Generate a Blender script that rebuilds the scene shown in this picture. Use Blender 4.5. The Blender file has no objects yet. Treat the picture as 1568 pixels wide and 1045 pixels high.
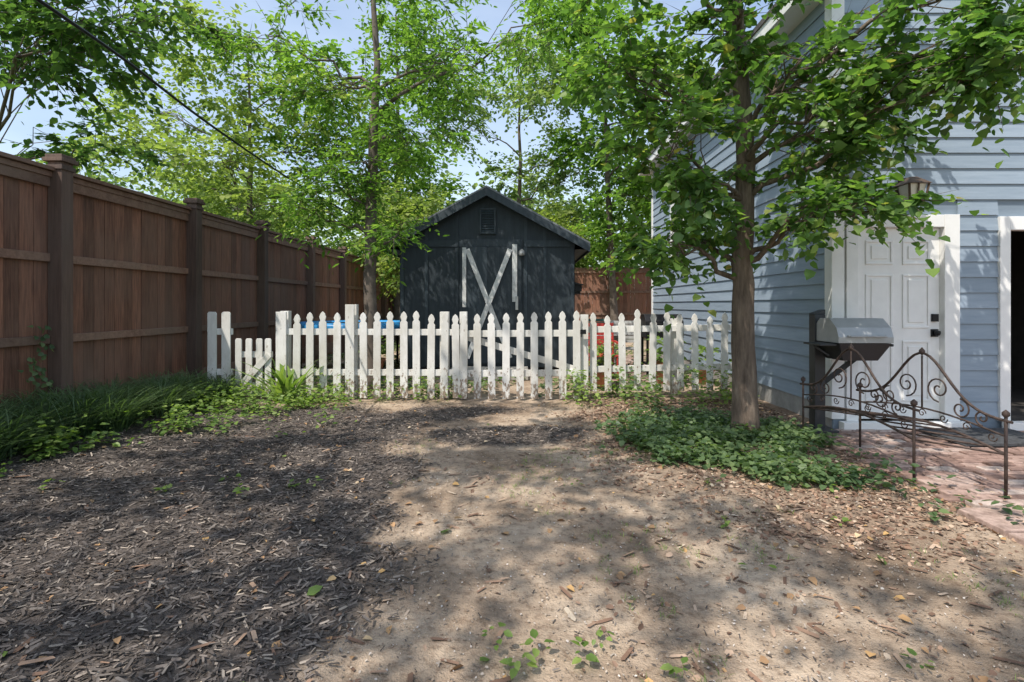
import bpy, math, numpy as np
from mathutils import Vector
R=np.random.default_rng(7)
sc=bpy.context.scene
sc.view_settings.view_transform='Standard'
try: sc.view_settings.look='None'
except: pass
sc.view_settings.exposure=0
# ------------------------------------------------------------------ noise
TAB=np.random.default_rng(3).random((256,256))
def vn(x,y):
    x=np.asarray(x,float);y=np.asarray(y,float)
    xi=np.floor(x).astype(int);yi=np.floor(y).astype(int);fx=x-xi;fy=y-yi
    fx=fx*fx*(3-2*fx);fy=fy*fy*(3-2*fy)
    a=TAB[xi%256,yi%256];b=TAB[(xi+1)%256,yi%256];c=TAB[xi%256,(yi+1)%256];d=TAB[(xi+1)%256,(yi+1)%256]
    return (a*(1-fx)+b*fx)*(1-fy)+(c*(1-fx)+d*fx)*fy
def fbm(x,y,o=4):
    s=0;a=.5;t=0
    for i in range(o):
        s=s+a*vn(x*2**i+i*17.3,y*2**i+i*9.1);t+=a;a*=.5
    return s/t
def sst(a,b,x):
    t=np.clip((np.asarray(x,float)-a)/(b-a),0,1);return t*t*(3-2*t)
def gh(x,y):
    x=np.asarray(x,float);y=np.asarray(y,float)
    h=.16*sst(2.6,4.8,-x)*(1-sst(4,9,y))
    near=(1-sst(12,16,y))
    h=h+near*((fbm(x*.7,y*.7,3)-.5)*.05+(fbm(x*4,y*4,3)-.5)*.02)
    h=h-.03*sst(2.6,3.0,x)*(y<5.6)
    return h
# ------------------------------------------------------------------ node helpers
def newmat(name):
    m=bpy.data.materials.new(name);m.use_nodes=True
    nt=m.node_tree;b=nt.nodes['Principled BSDF'];return m,nt,b
def N(nt,t,**k):
    n=nt.nodes.new(t)
    for a,v in k.items(): setattr(n,a,v)
    return n
def ramp(nt,stops,src=None):
    r=N(nt,'ShaderNodeValToRGB');e=r.color_ramp.elements
    while len(e)>1: e.remove(e[-1])
    e[0].position=stops[0][0];e[0].color=(*stops[0][1],1)
    for p,c in stops[1:]:
        q=e.new(p);q.color=(*c,1)
    if src is not None: nt.links.new(src,r.inputs[0])
    return r
def noise(nt,scale,detail=4,stretch=None,rough=.6):
    g=N(nt,'ShaderNodeTexCoord');n=N(nt,'ShaderNodeTexNoise')
    n.inputs['Scale'].default_value=scale;n.inputs['Detail'].default_value=detail;n.inputs['Roughness'].default_value=rough
    if stretch:
        m=N(nt,'ShaderNodeMapping');m.inputs['Scale'].default_value=stretch
        nt.links.new(g.outputs['Object'],m.inputs[0]);nt.links.new(m.outputs[0],n.inputs['Vector'])
    else: nt.links.new(g.outputs['Object'],n.inputs['Vector'])
    return n
def mix(nt,fac,a,b,mode='MIX'):
    m=N(nt,'ShaderNodeMix',data_type='RGBA',blend_type=mode)
    for i,v in ((0,fac),(6,a),(7,b)):
        if isinstance(v,(int,float)): m.inputs[i].default_value=v
        elif isinstance(v,tuple): m.inputs[i].default_value=(*v,1)
        else: nt.links.new(v,m.inputs[i])
    return m.outputs[2]
def bump(nt,b,src,st=.4,dist=.01):
    u=N(nt,'ShaderNodeBump');u.inputs['Strength'].default_value=st;u.inputs['Distance'].default_value=dist
    nt.links.new(src,u.inputs['Height']);nt.links.new(u.outputs[0],b.inputs['Normal'])
def attr(nt,n='rnd'):
    a=N(nt,'ShaderNodeAttribute');a.attribute_name=n;return a
def wood(name,c1,c2,stretch=(12,12,1),rough=.75,bs=.4,grime=None,weather=None):
    m,nt,b=newmat(name)
    n=noise(nt,3,5,stretch,.7);a=attr(nt)
    r=ramp(nt,[(.32,c1),(.68,c2)],n.outputs[0])
    v=ramp(nt,[(0,(.6,.6,.6)),(1,(1.3,1.22,1.18))],a.outputs['Fac'])
    if grime: v=ramp(nt,[(0,(.85,.85,.83)),(1,(1.05,1.05,1.05))],a.outputs['Fac'])
    col=mix(nt,1.0,r.outputs[0],v.outputs[0],'MULTIPLY')
    if weather:
        n2=noise(nt,1.1,4,(1,1,.6));g=ramp(nt,[(.42,(0,0,0)),(.7,(.75,.75,.75))],n2.outputs[0])
        col=mix(nt,g.outputs[0],col,weather)
    if grime:
        n2=noise(nt,2.3,4);g=ramp(nt,[(.45,(0,0,0)),(.8,(1,1,1))],n2.outputs[0])
        col=mix(nt,g.outputs[0],col,grime)
        gc=N(nt,'ShaderNodeTexCoord');sx=N(nt,'ShaderNodeSeparateXYZ');nt.links.new(gc.outputs['Object'],sx.inputs[0])
        n3=noise(nt,26,5,(1,1,.5),.7);mr=N(nt,'ShaderNodeMapRange');mr.inputs[1].default_value=0;mr.inputs[2].default_value=.55;mr.inputs[3].default_value=.22;mr.inputs[4].default_value=-.02
        nt.links.new(sx.outputs[2],mr.inputs[0]);ad=N(nt,'ShaderNodeMath',operation='ADD');nt.links.new(n3.outputs[0],ad.inputs[0]);nt.links.new(mr.outputs[0],ad.inputs[1])
        fl=ramp(nt,[(.62,(0,0,0)),(.7,(1,1,1))],ad.outputs[0])
        col=mix(nt,fl.outputs[0],col,(.26,.2,.15))
    nt.links.new(col,b.inputs['Base Color']);b.inputs['Roughness'].default_value=rough
    bump(nt,b,n.outputs[0],bs,.006);return m
def plain(name,c,rough=.5,metal=0,var=.25,sc_=6,bs=.1):
    m,nt,b=newmat(name);n=noise(nt,sc_,4)
    lo=tuple(x*(1-var) for x in c);hi=tuple(min(1,x*(1+var)) for x in c)
    r=ramp(nt,[(.3,lo),(.7,hi)],n.outputs[0]);nt.links.new(r.outputs[0],b.inputs['Base Color'])
    b.inputs['Roughness'].default_value=rough;b.inputs['Metallic'].default_value=metal
    bump(nt,b,n.outputs[0],bs,.004);return m
def leafmat(name,stops,trans=.45,tcol=(1.6,1.8,.75),rough=.45,gloss=True):
    m,nt,b=newmat(name);a=attr(nt)
    n=noise(nt,.9,1)
    r=ramp(nt,stops,a.outputs['Fac'])
    v=ramp(nt,[(.3,(.75,.8,.8)),(.7,(1.3,1.2,1.05))],n.outputs[0])
    col=mix(nt,1.0,r.outputs[0],v.outputs[0],'MULTIPLY')
    if gloss:
        nt.links.new(col,b.inputs['Base Color']);b.inputs['Roughness'].default_value=rough
        b.inputs['Specular IOR Level'].default_value=.35
    else:
        nt.nodes.remove(b);b=N(nt,'ShaderNodeBsdfDiffuse');nt.links.new(col,b.inputs[0])
    tc=mix(nt,1.0,col,tcol,'MULTIPLY')
    t=N(nt,'ShaderNodeBsdfTranslucent');nt.links.new(tc,t.inputs[0])
    ms=N(nt,'ShaderNodeMixShader');ms.inputs[0].default_value=trans
    nt.links.new(b.outputs[0],ms.inputs[1]);nt.links.new(t.outputs[0],ms.inputs[2])
    nt.links.new(ms.outputs[0],nt.nodes['Material Output'].inputs[0]);return m
def chipmat(name,stops,rough=.85):
    m,nt,b=newmat(name);a=attr(nt);r=ramp(nt,stops,a.outputs['Fac'])
    nt.links.new(r.outputs[0],b.inputs['Base Color']);b.inputs['Roughness'].default_value=rough;return m
# ------------------------------------------------------------------ mesh helpers
def empty(name,loc=(0,0,0)):
    e=bpy.data.objects.new(name,None);sc.collection.objects.link(e);e.location=loc;return e
class B:
    def __init__(s): s.v=[];s.f=[];s.r=[];s.m=[]
    def add(s,vs,fs,r=None,m=0):
        r=float(R.random()) if r is None else r
        o=len(s.v);s.v+= [tuple(float(q) for q in p) for p in vs];s.f+=[tuple(i+o for i in f) for f in fs]
        s.r+=[r]*len(vs);s.m+=[m]*len(fs)
    def box(s,x0,x1,y0,y1,z0,z1,r=None,m=0):
        s.add([(x0,y0,z0),(x1,y0,z0),(x1,y1,z0),(x0,y1,z0),(x0,y0,z1),(x1,y0,z1),(x1,y1,z1),(x0,y1,z1)],
          [(0,3,2,1),(4,5,6,7),(0,1,5,4),(1,2,6,5),(2,3,7,6),(3,0,4,7)],r,m)
    def bar(s,p,q,w,h,r=None,up=(0,0,1),m=0):
        p=Vector(p);q=Vector(q);d=(q-p).normalized();u=Vector(up)
        a=d.cross(u).normalized()*w/2;c=a.normalized().cross(d).normalized()*h/2
        vs=[p-a-c,p+a-c,p+a+c,p-a+c,q-a-c,q+a-c,q+a+c,q-a+c]
        s.add(vs,[(0,1,2,3),(7,6,5,4),(0,4,5,1),(1,5,6,2),(2,6,7,3),(3,7,4,0)],r,m)
    def prism(s,prof,axis,a,b,r=None,m=0):
        n=len(prof)
        def P(p,t): return {'y':(p[0],t,p[1]),'x':(t,p[0],p[1]),'z':(p[0],p[1],t)}[axis]
        vs=[P(p,a) for p in prof]+[P(p,b) for p in prof]
        s.add(vs,[tuple(range(n)),tuple(range(2*n-1,n-1,-1))]+[(i,i+n,(i+1)%n+n,(i+1)%n) for i in range(n)],r,m)
    def tube(s,pts,rad,seg=8,r=None,m=0,cap=True):
        pts=[Vector(p) for p in pts];n=len(pts)
        if isinstance(rad,(int,float)): rad=[rad]*n
        vs=[];ref=None
        for i,p in enumerate(pts):
            d=(pts[min(i+1,n-1)]-pts[max(i-1,0)]).normalized()
            if ref is None: ref=Vector((1,0,0)) if abs(d.x)<.9 else Vector((0,1,0))
            a=(ref-d*ref.dot(d)).normalized();ref=a;c=d.cross(a)
            for k in range(seg):
                t=2*math.pi*k/seg;vs.append(p+(a*math.cos(t)+c*math.sin(t))*rad[i])
        fs=[(i*seg+k,i*seg+(k+1)%seg,(i+1)*seg+(k+1)%seg,(i+1)*seg+k) for i in range(n-1) for k in range(seg)]
        if cap: fs+=[tuple(range(seg-1,-1,-1)),tuple(range((n-1)*seg,n*seg))]
        s.add(vs,fs,r,m)
    def lathe(s,c,prof,seg=20,r=None,m=0):
        vs=[(c[0]+q*math.cos(2*math.pi*k/seg),c[1]+q*math.sin(2*math.pi*k/seg),c[2]+z) for q,z in prof for k in range(seg)]
        n=len(prof)
        fs=[(i*seg+k,i*seg+(k+1)%seg,(i+1)*seg+(k+1)%seg,(i+1)*seg+k) for i in range(n-1) for k in range(seg)]
        s.add(vs,fs,r,m)
    def obj(s,name,mats,parent=None,smooth=False,bevel=0):
        me=bpy.data.meshes.new(name);me.from_pydata(s.v,[],s.f);me.update()
        if not isinstance(mats,(list,tuple)): mats=[mats]
        for m in mats: me.materials.append(m)
        me.polygons.foreach_set('material_index',s.m)
        if smooth: me.polygons.foreach_set('use_smooth',[True]*len(s.f))
        a=me.attributes.new('rnd','FLOAT','POINT');a.data.foreach_set('value',s.r)
        o=bpy.data.objects.new(name,me);sc.collection.objects.link(o)
        if parent: o.parent=parent
        if bevel:
            md=o.modifiers.new('b','BEVEL');md.width=bevel;md.segments=2;md.limit_method='ANGLE'
        return o
def npmesh(name,V,F,rnd,mat,parent=None,smooth=False):
    me=bpy.data.meshes.new(name);nv=len(V);nf=len(F);k=F.shape[1]
    me.vertices.add(nv);me.vertices.foreach_set('co',V.astype(np.float32).ravel())
    me.loops.add(nf*k);me.loops.foreach_set('vertex_index',F.astype(np.int32).ravel())
    me.polygons.add(nf);me.polygons.foreach_set('loop_start',np.arange(0,nf*k,k,dtype=np.int32))
    me.polygons.foreach_set('loop_total',np.full(nf,k,dtype=np.int32))
    if smooth: me.polygons.foreach_set('use_smooth',np.ones(nf,bool))
    me.update(calc_edges=True);me.materials.append(mat)
    a=me.attributes.new('rnd','FLOAT','POINT');a.data.foreach_set('value',rnd.astype(np.float32))
    o=bpy.data.objects.new(name,me);sc.collection.objects.link(o)
    if parent: o.parent=parent
    return o
def nrm(a): return a/(np.linalg.norm(a,axis=-1,keepdims=True)+1e-9)
SH={'oval':[(0,0),(.3,-.33),(.68,-.27),(1,0),(.68,.27),(.3,.33)],
    'heart':[(0,0),(.12,-.42),(.55,-.38),(1,0),(.55,.38),(.12,.42)],
    'lance':[(0,0),(.35,-.17),(.7,-.13),(1,0),(.7,.13),(.35,.17)],
    'chip':[(0,-.06),(.1,-.11),(.9,-.08),(1,.02),(.85,.1),(.08,.08)],
    'flake':[(0,0),(.2,-.3),(.8,-.34),(1,.05),(.7,.3),(.25,.25)],
    'twig':[(0,0),(.05,-.008),(.6,-.005),(1,0),(.6,.005),(.05,.008)]}
def leafmesh(name,pos,d,n,size,mat,parent=None,shape='oval',fold=.12,curl=-.12,rnd=None):
    M=len(pos)
    d=nrm(d);s=nrm(np.cross(d,n));n=np.cross(s,d)
    size=np.broadcast_to(np.asarray(size,float),(M,))[:,None]
    V=np.zeros((M,6,3))
    for i,(a,b) in enumerate(SH[shape]):
        h=fold*abs(b)*2+curl*a*a
        V[:,i]=pos+size*(a*d+b*s+h*n)
    base=np.arange(M)[:,None]*6
    F=np.concatenate([base+np.array([[0,1,2,3]]),base+np.array([[0,3,4,5]])])
    rnd=R.random(M) if rnd is None else rnd
    return npmesh(name,V.reshape(-1,3),F,np.repeat(rnd,6),mat,parent)
def spray(C,O,tw,k,L,droop=.3,flat=.6,out=.5):
    M=len(C)
    dd=R.normal(size=(M,tw,3))+O[:,None,:]*out*2;dd[...,2]*=flat;dd=nrm(dd)
    ln=L*(.5+R.random((M,tw,1)))
    t=np.linspace(.12,1,k)[None,None,:,None]*np.ones((M,tw,k,1))
    pos=C[:,None,None,:]+dd[:,:,None,:]*ln[:,:,None,:]*t
    pos[...,2]-=(droop*ln[:,:,None,:]*t*t)[...,0]
    side=nrm(np.cross(dd,np.array([0,0,1.])))[:,:,None,:]
    sg=np.where(np.arange(k)%2==0,1,-1)[None,None,:,None]
    ld=dd[:,:,None,:]*.6+side*sg*.8+R.normal(size=(M,tw,k,3))*.3;ld[...,2]-=.25
    ln_=np.array([0,0,1.])+R.normal(size=(M,tw,k,3))*.45
    tp=np.repeat(C[:,None,:],tw,1).reshape(-1,3)
    return pos.reshape(-1,3),nrm(ld.reshape(-1,3)),nrm(ln_.reshape(-1,3)),tp,dd.reshape(-1,3),ln.reshape(-1)
def arc(a,b,seg=6,jit=.05,lift=.1):
    a=np.array(a,float);b=np.array(b,float);L=np.linalg.norm(b-a);P=[]
    for i in range(seg+1):
        t=i/seg;p=a*(1-t)+b*t;p=p+np.array([0,0,1])*lift*L*math.sin(math.pi*t)
        if 0<i<seg: p=p+R.normal(size=3)*jit*L*.5
        P.append(p)
    return P
def inhouse(p): return (p[:,0]>3.12)&(p[:,1]>5.3)&(p[:,1]<13.6)
def tree(name,trunk,rad,blobs,leafm,barkm,lsize,tw=6,k=7,L=.4,shape='oval',droop=.3,twigs=True,limb=.3,keep=None):
    e=empty(name)
    b=B();tp=np.array(trunk,float)
    T=[];RR=[]
    for i in range(len(tp)-1):
        for t in np.linspace(0,1,5)[:-1]:
            T.append(tp[i]*(1-t)+tp[i+1]*t+R.normal(size=3)*rad[0]*.07);RR.append(rad[i]*(1-t)+rad[i+1]*t)
    T.append(tp[-1]);RR.append(rad[-1]);T=np.array(T)
    RR[0]*=1.35;RR[1]*=1.08
    b.tube(T,RR,14)
    Cs=[];Os=[]
    for (cx,cy,cz,rx,ry,rz,n) in blobs:
        c=np.array([cx,cy,cz]);n=max(3,int(n))
        hd=np.linalg.norm(T[:,:2]-c[:2],axis=1).min()
        want=cz-.45*hd;idx=int(np.argmin(abs(T[:,2]-want)));idx=max(2,idx)
        lr=min(RR[idx]*.55,limb*RR[0])
        P=arc(T[idx],c,7,.08,.05);rads=[lr*(1-.8*i/7) for i in range(8)];b.tube(P,rads,7)
        u=nrm(R.normal(size=(n,3)));rr=R.random((n,1))**.45
        cc=c+u*rr*np.array([rx,ry,rz])
        for q,uu in zip(cc,u):
            P0=P[R.integers(3,8)]
            b.tube(arc(P0,q,3,.12,.08),[lr*.22,lr*.17,lr*.12,lr*.05],5,cap=False)
            Cs.append(q);Os.append(uu)
    Cs=np.array(Cs);Os=np.array(Os)
    b.obj('trunk_and_limbs',barkm,e,smooth=True)
    pos,d,n,tp_,td,tl=spray(Cs,Os,tw,k,L,droop)
    ok=~inhouse(pos)
    if keep is not None: ok&=keep(pos)
    pos,d,n=pos[ok],d[ok],n[ok]
    leafmesh('foliage',pos,d,n,lsize*(.6+.7*R.random(len(pos))),leafm,e,shape)
    if twigs:
        ok=~inhouse(tp_+td*tl[:,None])
        leafmesh('twigs',tp_[ok],td[ok]-np.array([0,0,droop*.4]),np.array([0,0,1.])+R.normal(size=(ok.sum(),3)),tl[ok],barkm,e,'twig',curl=-.05)
    return e
# ------------------------------------------------------------------ materials
m,nt,b_=newmat('bark_rough');n=noise(nt,6,6,(3,3,.5),.7)
r=ramp(nt,[(.3,(.07,.05,.036)),(.55,(.18,.135,.1)),(.75,(.3,.235,.175))],n.outputs[0]);nt.links.new(r.outputs[0],b_.inputs[0]);b_.inputs['Roughness'].default_value=.9
bump(nt,b_,n.outputs[0],1,.03);M_bark=m
M_barkd=plain('bark_grey',(.13,.105,.085),.9,var=.4,sc_=7,bs=.6)
def br(st,k): return [(p,tuple(min(.9,q*k) for q in c)) for p,c in st]
G_near=leafmat('leaf_near',br([(0,(.05,.1,.035)),(.45,(.08,.155,.045)),(.8,(.12,.205,.06)),(.97,(.18,.26,.08)),(1,(.28,.24,.08))],1.25),.48)
G_mid=leafmat('leaf_mid',br([(0,(.06,.12,.03)),(.5,(.1,.185,.045)),(1,(.17,.265,.07))],1.25),.5,gloss=False)
G_dark=leafmat('leaf_dark',br([(0,(.04,.075,.035)),(.6,(.065,.125,.045)),(1,(.11,.185,.06))],1.2),.5,gloss=False)
G_yel=leafmat('leaf_yellowgreen',br([(0,(.11,.15,.055)),(.5,(.16,.21,.08)),(1,(.24,.29,.12))],1.3),.5,gloss=False)
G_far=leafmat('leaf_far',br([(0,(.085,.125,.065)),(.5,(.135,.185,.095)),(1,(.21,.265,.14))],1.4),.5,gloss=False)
G_grass=leafmat('liriope',[(0,(.05,.09,.045)),(.6,(.09,.155,.07)),(1,(.15,.22,.11))],.3)
G_weed=leafmat('weed',br([(0,(.08,.14,.035)),(.5,(.14,.22,.06)),(1,(.23,.31,.1))],1.2),.4)
G_ivy=leafmat('ivy',br([(0,(.06,.105,.05)),(.6,(.1,.16,.075)),(1,(.17,.24,.11))],1.15),.38)
# ------------------------------------------------------------------ world, sun, camera
S=Vector((-.34,-.40,.85)).normalized()
w=bpy.data.worlds.new('World');sc.world=w;w.use_nodes=True;nt=w.node_tree
sk=N(nt,'ShaderNodeTexSky',sky_type='NISHITA');sk.sun_disc=False
sk.sun_elevation=math.asin(S.z);sk.sun_rotation=math.atan2(S.x,S.y)
sk.air_density=1.3;sk.dust_density=2;sk.ozone_density=1.5
cg=N(nt,'ShaderNodeTexCoord');cm=N(nt,'ShaderNodeMapping');cm.inputs['Scale'].default_value=(1,1,3)
cn=N(nt,'ShaderNodeTexNoise');cn.inputs['Scale'].default_value=2.2;cn.inputs['Detail'].default_value=5
nt.links.new(cg.outputs['Generated'],cm.inputs[0]);nt.links.new(cm.outputs[0],cn.inputs['Vector'])
hz=ramp(nt,[(.35,(.25,.3,.4)),(.7,(.6,.64,.7))],cn.outputs[0])
vm=N(nt,'ShaderNodeVectorMath',operation='SCALE');nt.links.new(hz.outputs[0],vm.inputs[0]);vm.inputs['Scale'].default_value=5.0
va=N(nt,'ShaderNodeVectorMath',operation='ADD');nt.links.new(sk.outputs[0],va.inputs[0]);nt.links.new(vm.outputs[0],va.inputs[1])
nt.links.new(va.outputs[0],nt.nodes['Background'].inputs[0]);nt.nodes['Background'].inputs[1].default_value=.15
l=bpy.data.lights.new('sun','SUN');l.energy=5;l.angle=math.radians(.5);l.color=(1,.93,.84)
lo=bpy.data.objects.new('sun',l);sc.collection.objects.link(lo);lo.rotation_euler=(-S).to_track_quat('-Z','Y').to_euler();lo.location=(0,0,20)
cd=bpy.data.cameras.new('camera');cam=bpy.data.objects.new('camera',cd);sc.collection.objects.link(cam)
cam.location=(0,0,1.3);cam.rotation_euler=(math.radians(90),0,0)
cd.sensor_width=36;cd.lens=18.37;cd.shift_x=-.0102;cd.shift_y=-.0357;cd.clip_end=600;cd.clip_start=.05
sc.camera=cam
# ------------------------------------------------------------------ ground
def edge_x(y):
    return np.interp(y,[0,1.8,2.4,3.54,4.6,5.65,6.3,7],[-.75,-.83,-.7,-.9,-1.0,-1.0,-.2,.4])
def mulchm(x,y):
    e=edge_x(y)+(fbm(x*1.7+4,y*1.7,4)-.5)*1.1
    m=1-sst(-.15,.15,x-e)
    m=m*(1-sst(6.2,7.0,y+(fbm(x*2,y*2,3)-.5)*1.5))
    q=np.exp(-(((x+.1)/1.1)**2+((y-5.2)/.5)**2))*1.0
    m=np.maximum(m,sst(.4,.7,q*(.5+fbm(x*2.2,y*2.2,3))))
    return m
def litterm(x,y):
    e=np.interp(y,[0,2.2,3,4,5,7],[2.6,2.2,1.5,1.1,.9,1.1])
    m=sst(-.4,.4,x-e+(fbm(x*1.3+9,y*1.3,4)-.5)*1.6)
    m=m*sst(2.4,3.3,y+(fbm(x*1.1,y+3,3)-.5)*1.4)
    return m*(1-sst(7,8,y))
def axis(a,b,step,far,n):
    c=np.arange(a,b+1e-6,step);g=np.geomspace(step*2,far,n)
    return np.concatenate([a-g[::-1],c,b+g])
gx=axis(-6,6,.045,300,26);gy=axis(.3,14,.045,300,26)
X,Y=np.meshgrid(gx,gy,indexing='ij');Z=gh(X,Y)
mm=mulchm(X,Y);lm=litterm(X,Y)*(1-mm)
Z=Z+mm*((fbm(X*9,Y*9,2)-.5)*.035+.012)
nx,ny=X.shape
V=np.stack([X,Y,Z],-1).reshape(-1,3)
ii=(np.arange(nx-1)[:,None]*ny+np.arange(ny-1)[None]).ravel()
F=np.stack([ii,ii+ny,ii+ny+1,ii+1],1)
far=((X<-4.9)|(Y>20)|(Y<-4))*1.0
m,nt,b_=newmat('ground_soil')
at=attr(nt,'mask');sp=N(nt,'ShaderNodeSeparateColor');nt.links.new(at.outputs['Color'],sp.inputs[0])
n1=noise(nt,1.3,6);n2=noise(nt,22,6,None,.7);n3=noise(nt,90,2,None,.7)
dirt=ramp(nt,[(.32,(.2,.145,.1)),(.48,(.36,.275,.2)),(.68,(.55,.44,.33))],n1.outputs[0])
dg=ramp(nt,[(.33,(.6,.56,.53)),(.5,(1,1,1)),(.7,(1.15,1.14,1.12))],n2.outputs[0])
dc=mix(nt,1.0,dirt.outputs[0],dg.outputs[0],'MULTIPLY')
mu=ramp(nt,[(.3,(.045,.037,.032)),(.55,(.12,.1,.086)),(.75,(.2,.17,.145))],n2.outputs[0])
li=ramp(nt,[(.3,(.12,.08,.055)),(.5,(.24,.165,.115)),(.7,(.38,.28,.2))],n2.outputs[0])
gr=ramp(nt,[(.3,(.05,.08,.025)),(.7,(.12,.17,.06))],n2.outputs[0])
c=mix(nt,sp.outputs[0],dc,mu.outputs[0]);f2=N(nt,'ShaderNodeMath',operation='MULTIPLY');nt.links.new(sp.outputs[1],f2.inputs[0]);f2.inputs[1].default_value=.65
c=mix(nt,f2.outputs[0],c,li.outputs[0]);c=mix(nt,sp.outputs[2],c,gr.outputs[0])
nt.links.new(c,b_.inputs[0]);b_.inputs['Roughness'].default_value=.95;b_.inputs['Specular IOR Level'].default_value=.2
ad=N(nt,'ShaderNodeMath',operation='ADD');nt.links.new(n2.outputs[0],ad.inputs[0]);nt.links.new(n3.outputs[0],ad.inputs[1])
bump(nt,b_,ad.outputs[0],.8,.015)
g=npmesh('ground',V,F,np.zeros(len(V)),m,None,True)
a=g.data.attributes.new('mask','FLOAT_COLOR','POINT')
a.data.foreach_set('color',np.stack([mm,lm,far,np.ones_like(mm)],-1).reshape(-1).astype(np.float32))
# ------------------------------------------------------------------ scatter on the ground
def gpos(x,y,dz=0): 
    z=gh(x,y)+mulchm(x,y)*((fbm(x*9,y*9,2)-.5)*.035+.012)
    return np.stack([x,y,z+dz],-1)
def scatter(name,n,xr,yr,prob,size,mat,shape,tilt=.3,dz=.004,fold=.1,curl=-.1,pw=1.5,flatz=None):
    x=R.uniform(*xr,n);y=yr[0]+(yr[1]-yr[0])*R.random(n)**pw
    k=R.random(n)<prob(x,y);x=x[k];y=y[k];M=len(x)
    az=R.random(M)*6.283;d=np.stack([np.cos(az),np.sin(az),R.normal(size=M)*tilt*.6],-1)
    nn=np.array([0,0,1.])+R.normal(size=(M,3))*tilt
    P=gpos(x,y,dz+.006*R.random(M))
    if flatz is not None: P[:,2]=flatz+.008*R.random(M)
    return leafmesh(name,P,d,nn,size*(.45+1.1*R.random(M)),mat,None,shape,fold,curl)
C_mulch=chipmat('mulch_chip',[(0,(.04,.033,.028)),(.5,(.1,.083,.072)),(.85,(.19,.16,.138)),(.95,(.32,.27,.22)),(1,(.48,.4,.32))])
C_lit=chipmat('dry_leaf',[(0,(.12,.07,.045)),(.4,(.22,.13,.085)),(.75,(.35,.23,.155)),(.95,(.48,.35,.25)),(1,(.58,.48,.36))])
C_tan=chipmat('dry_leaf_tan',[(0,(.25,.15,.08)),(.5,(.4,.24,.12)),(.8,(.52,.32,.12)),(1,(.58,.48,.34))])
C_peb=chipmat('pebble',[(0,(.18,.135,.1)),(.7,(.36,.29,.22)),(1,(.6,.54,.48))])
scatter('mulch_chips',130000,(-5,1.6),(.9,7.4),lambda x,y:mulchm(x,y)*(x>-4.8),.036,C_mulch,'chip',.35)
scatter('mulch_crumbs',45000,(-5,3),(.9,7.2),lambda x,y:.12+.3*np.clip(fbm(x*2,y*2,3)-.45,0,1)*3,.02,C_mulch,'chip',.3)
scatter('leaf_litter',34000,(.2,3.1),(1.2,7.2),lambda x,y:litterm(x,y)*.75+.03,.026,C_lit,'flake',.4,pw=1.3)
scatter('patio_leaf_litter',1500,(2.85,6),(1.2,5.3),lambda x,y:.15+.85*np.exp(-(x-2.85)*1.8),.028,C_lit,'flake',.3,pw=1,flatz=.026)
scatter('twig_litter',6000,(-4.8,3),(1,7),lambda x,y:.25+.6*litterm(x,y),.07,C_lit,'chip',.12)
scatter('fallen_leaves',1500,(-4.6,3),(1.1,7),lambda x,y:.45+0*x,.036,C_tan,'oval',.3,.008,.2,-.3)
scatter('soil_crumbs',34000,(-1.5,3),(1,6.8),lambda x,y:.8*(1-mulchm(x,y)),.009,C_peb,'flake',.6,pw=1.2)
scatter('fallen_green_leaves',45,(-4,3),(1.3,6),lambda x,y:.5+0*x,.055,G_weed,'oval',.3,.01)
bs=B()
for i in range(45):
    x=R.uniform(-1.2,2.6);y=R.uniform(1.4,6.5);s=R.uniform(.004,.011);z=float(gh(x,y))
    bs.lathe((x,y,z),[(s*.2,-s*.3),(s,0),(s*.8,s*.5),(s*.1,s*.7)],7)
bs.obj('pebbles',C_peb,smooth=True)
# ------------------------------------------------------------------ cedar fence
F_board=wood('cedar_boards',(.11,.048,.031),(.31,.15,.093),(16,16,1.0),.75,.6,None,(.22,.135,.097))
F_frame=wood('cedar_frame',(.16,.088,.06),(.29,.18,.13),(6,6,6),.75,.5,None,(.22,.155,.115))
F_post=wood('cedar_posts',(.08,.05,.037),(.17,.107,.08),(16,16,1.0),.75,.6,None,(.14,.1,.082))
fx=-4.85
def fence_run(name,s0,s1,posts,T):
    e=empty(name)
    def tb(bb,s0,s1,o0,o1,z0,z1,r=None):
        vs=[T(*p) for p in [(s0,o0,z0),(s1,o0,z0),(s1,o1,z0),(s0,o1,z0),(s0,o0,z1),(s1,o0,z1),(s1,o1,z1),(s0,o1,z1)]]
        bb.add(vs,[(0,3,2,1),(4,5,6,7),(0,1,5,4),(1,2,6,5),(2,3,7,6),(3,0,4,7)],r)
    b1=B();s=s0
    while s<s1:
        wd=.138+R.random()*.006;o=R.normal()*.003
        tb(b1,s,s+wd,-.02+o,0+o,-.1,2.66);s+=wd+.003+R.random()*.006
    b1.obj('boards',F_board,e)
    b2=B()
    for z0,z1,o in ((.9,.985,.04),(1.735,1.82,.04),(2.5,2.6,.04),(.1,.34,.035)):
        pp=[s0]+[p for p in posts if s0<p<s1]+[s1]
        for a,c in zip(pp[:-1],pp[1:]): tb(b2,a+.075,c-.075,.004,o+R.random()*.004,z0,z1)
    tb(b2,s0,s1,-.05,.09,2.66,2.70);tb(b2,s0,s1,-.03,.055,2.60,2.655)
    b2.obj('rails_and_cap',F_frame,e,bevel=.004)
    b3=B()
    for p in posts:
        tb(b3,p-.07,p+.07,.006,.15,-.1,2.76)
        tb(b3,p-.085,p+.085,-.01,.165,2.68,2.725);tb(b3,p-.1,p+.1,-.025,.18,2.76,2.80);tb(b3,p-.085,p+.085,-.01,.165,2.80,2.835)
    b3.obj('posts',F_post,e,bevel=.005)
posts=[1.2,3.3,5.4,7.6,9.6,11.8,13.9,16,18,19.9]
fence_run('cedar_privacy_fence',-1,19.9,posts,lambda s,o,z:(fx+o,s,z))
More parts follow.
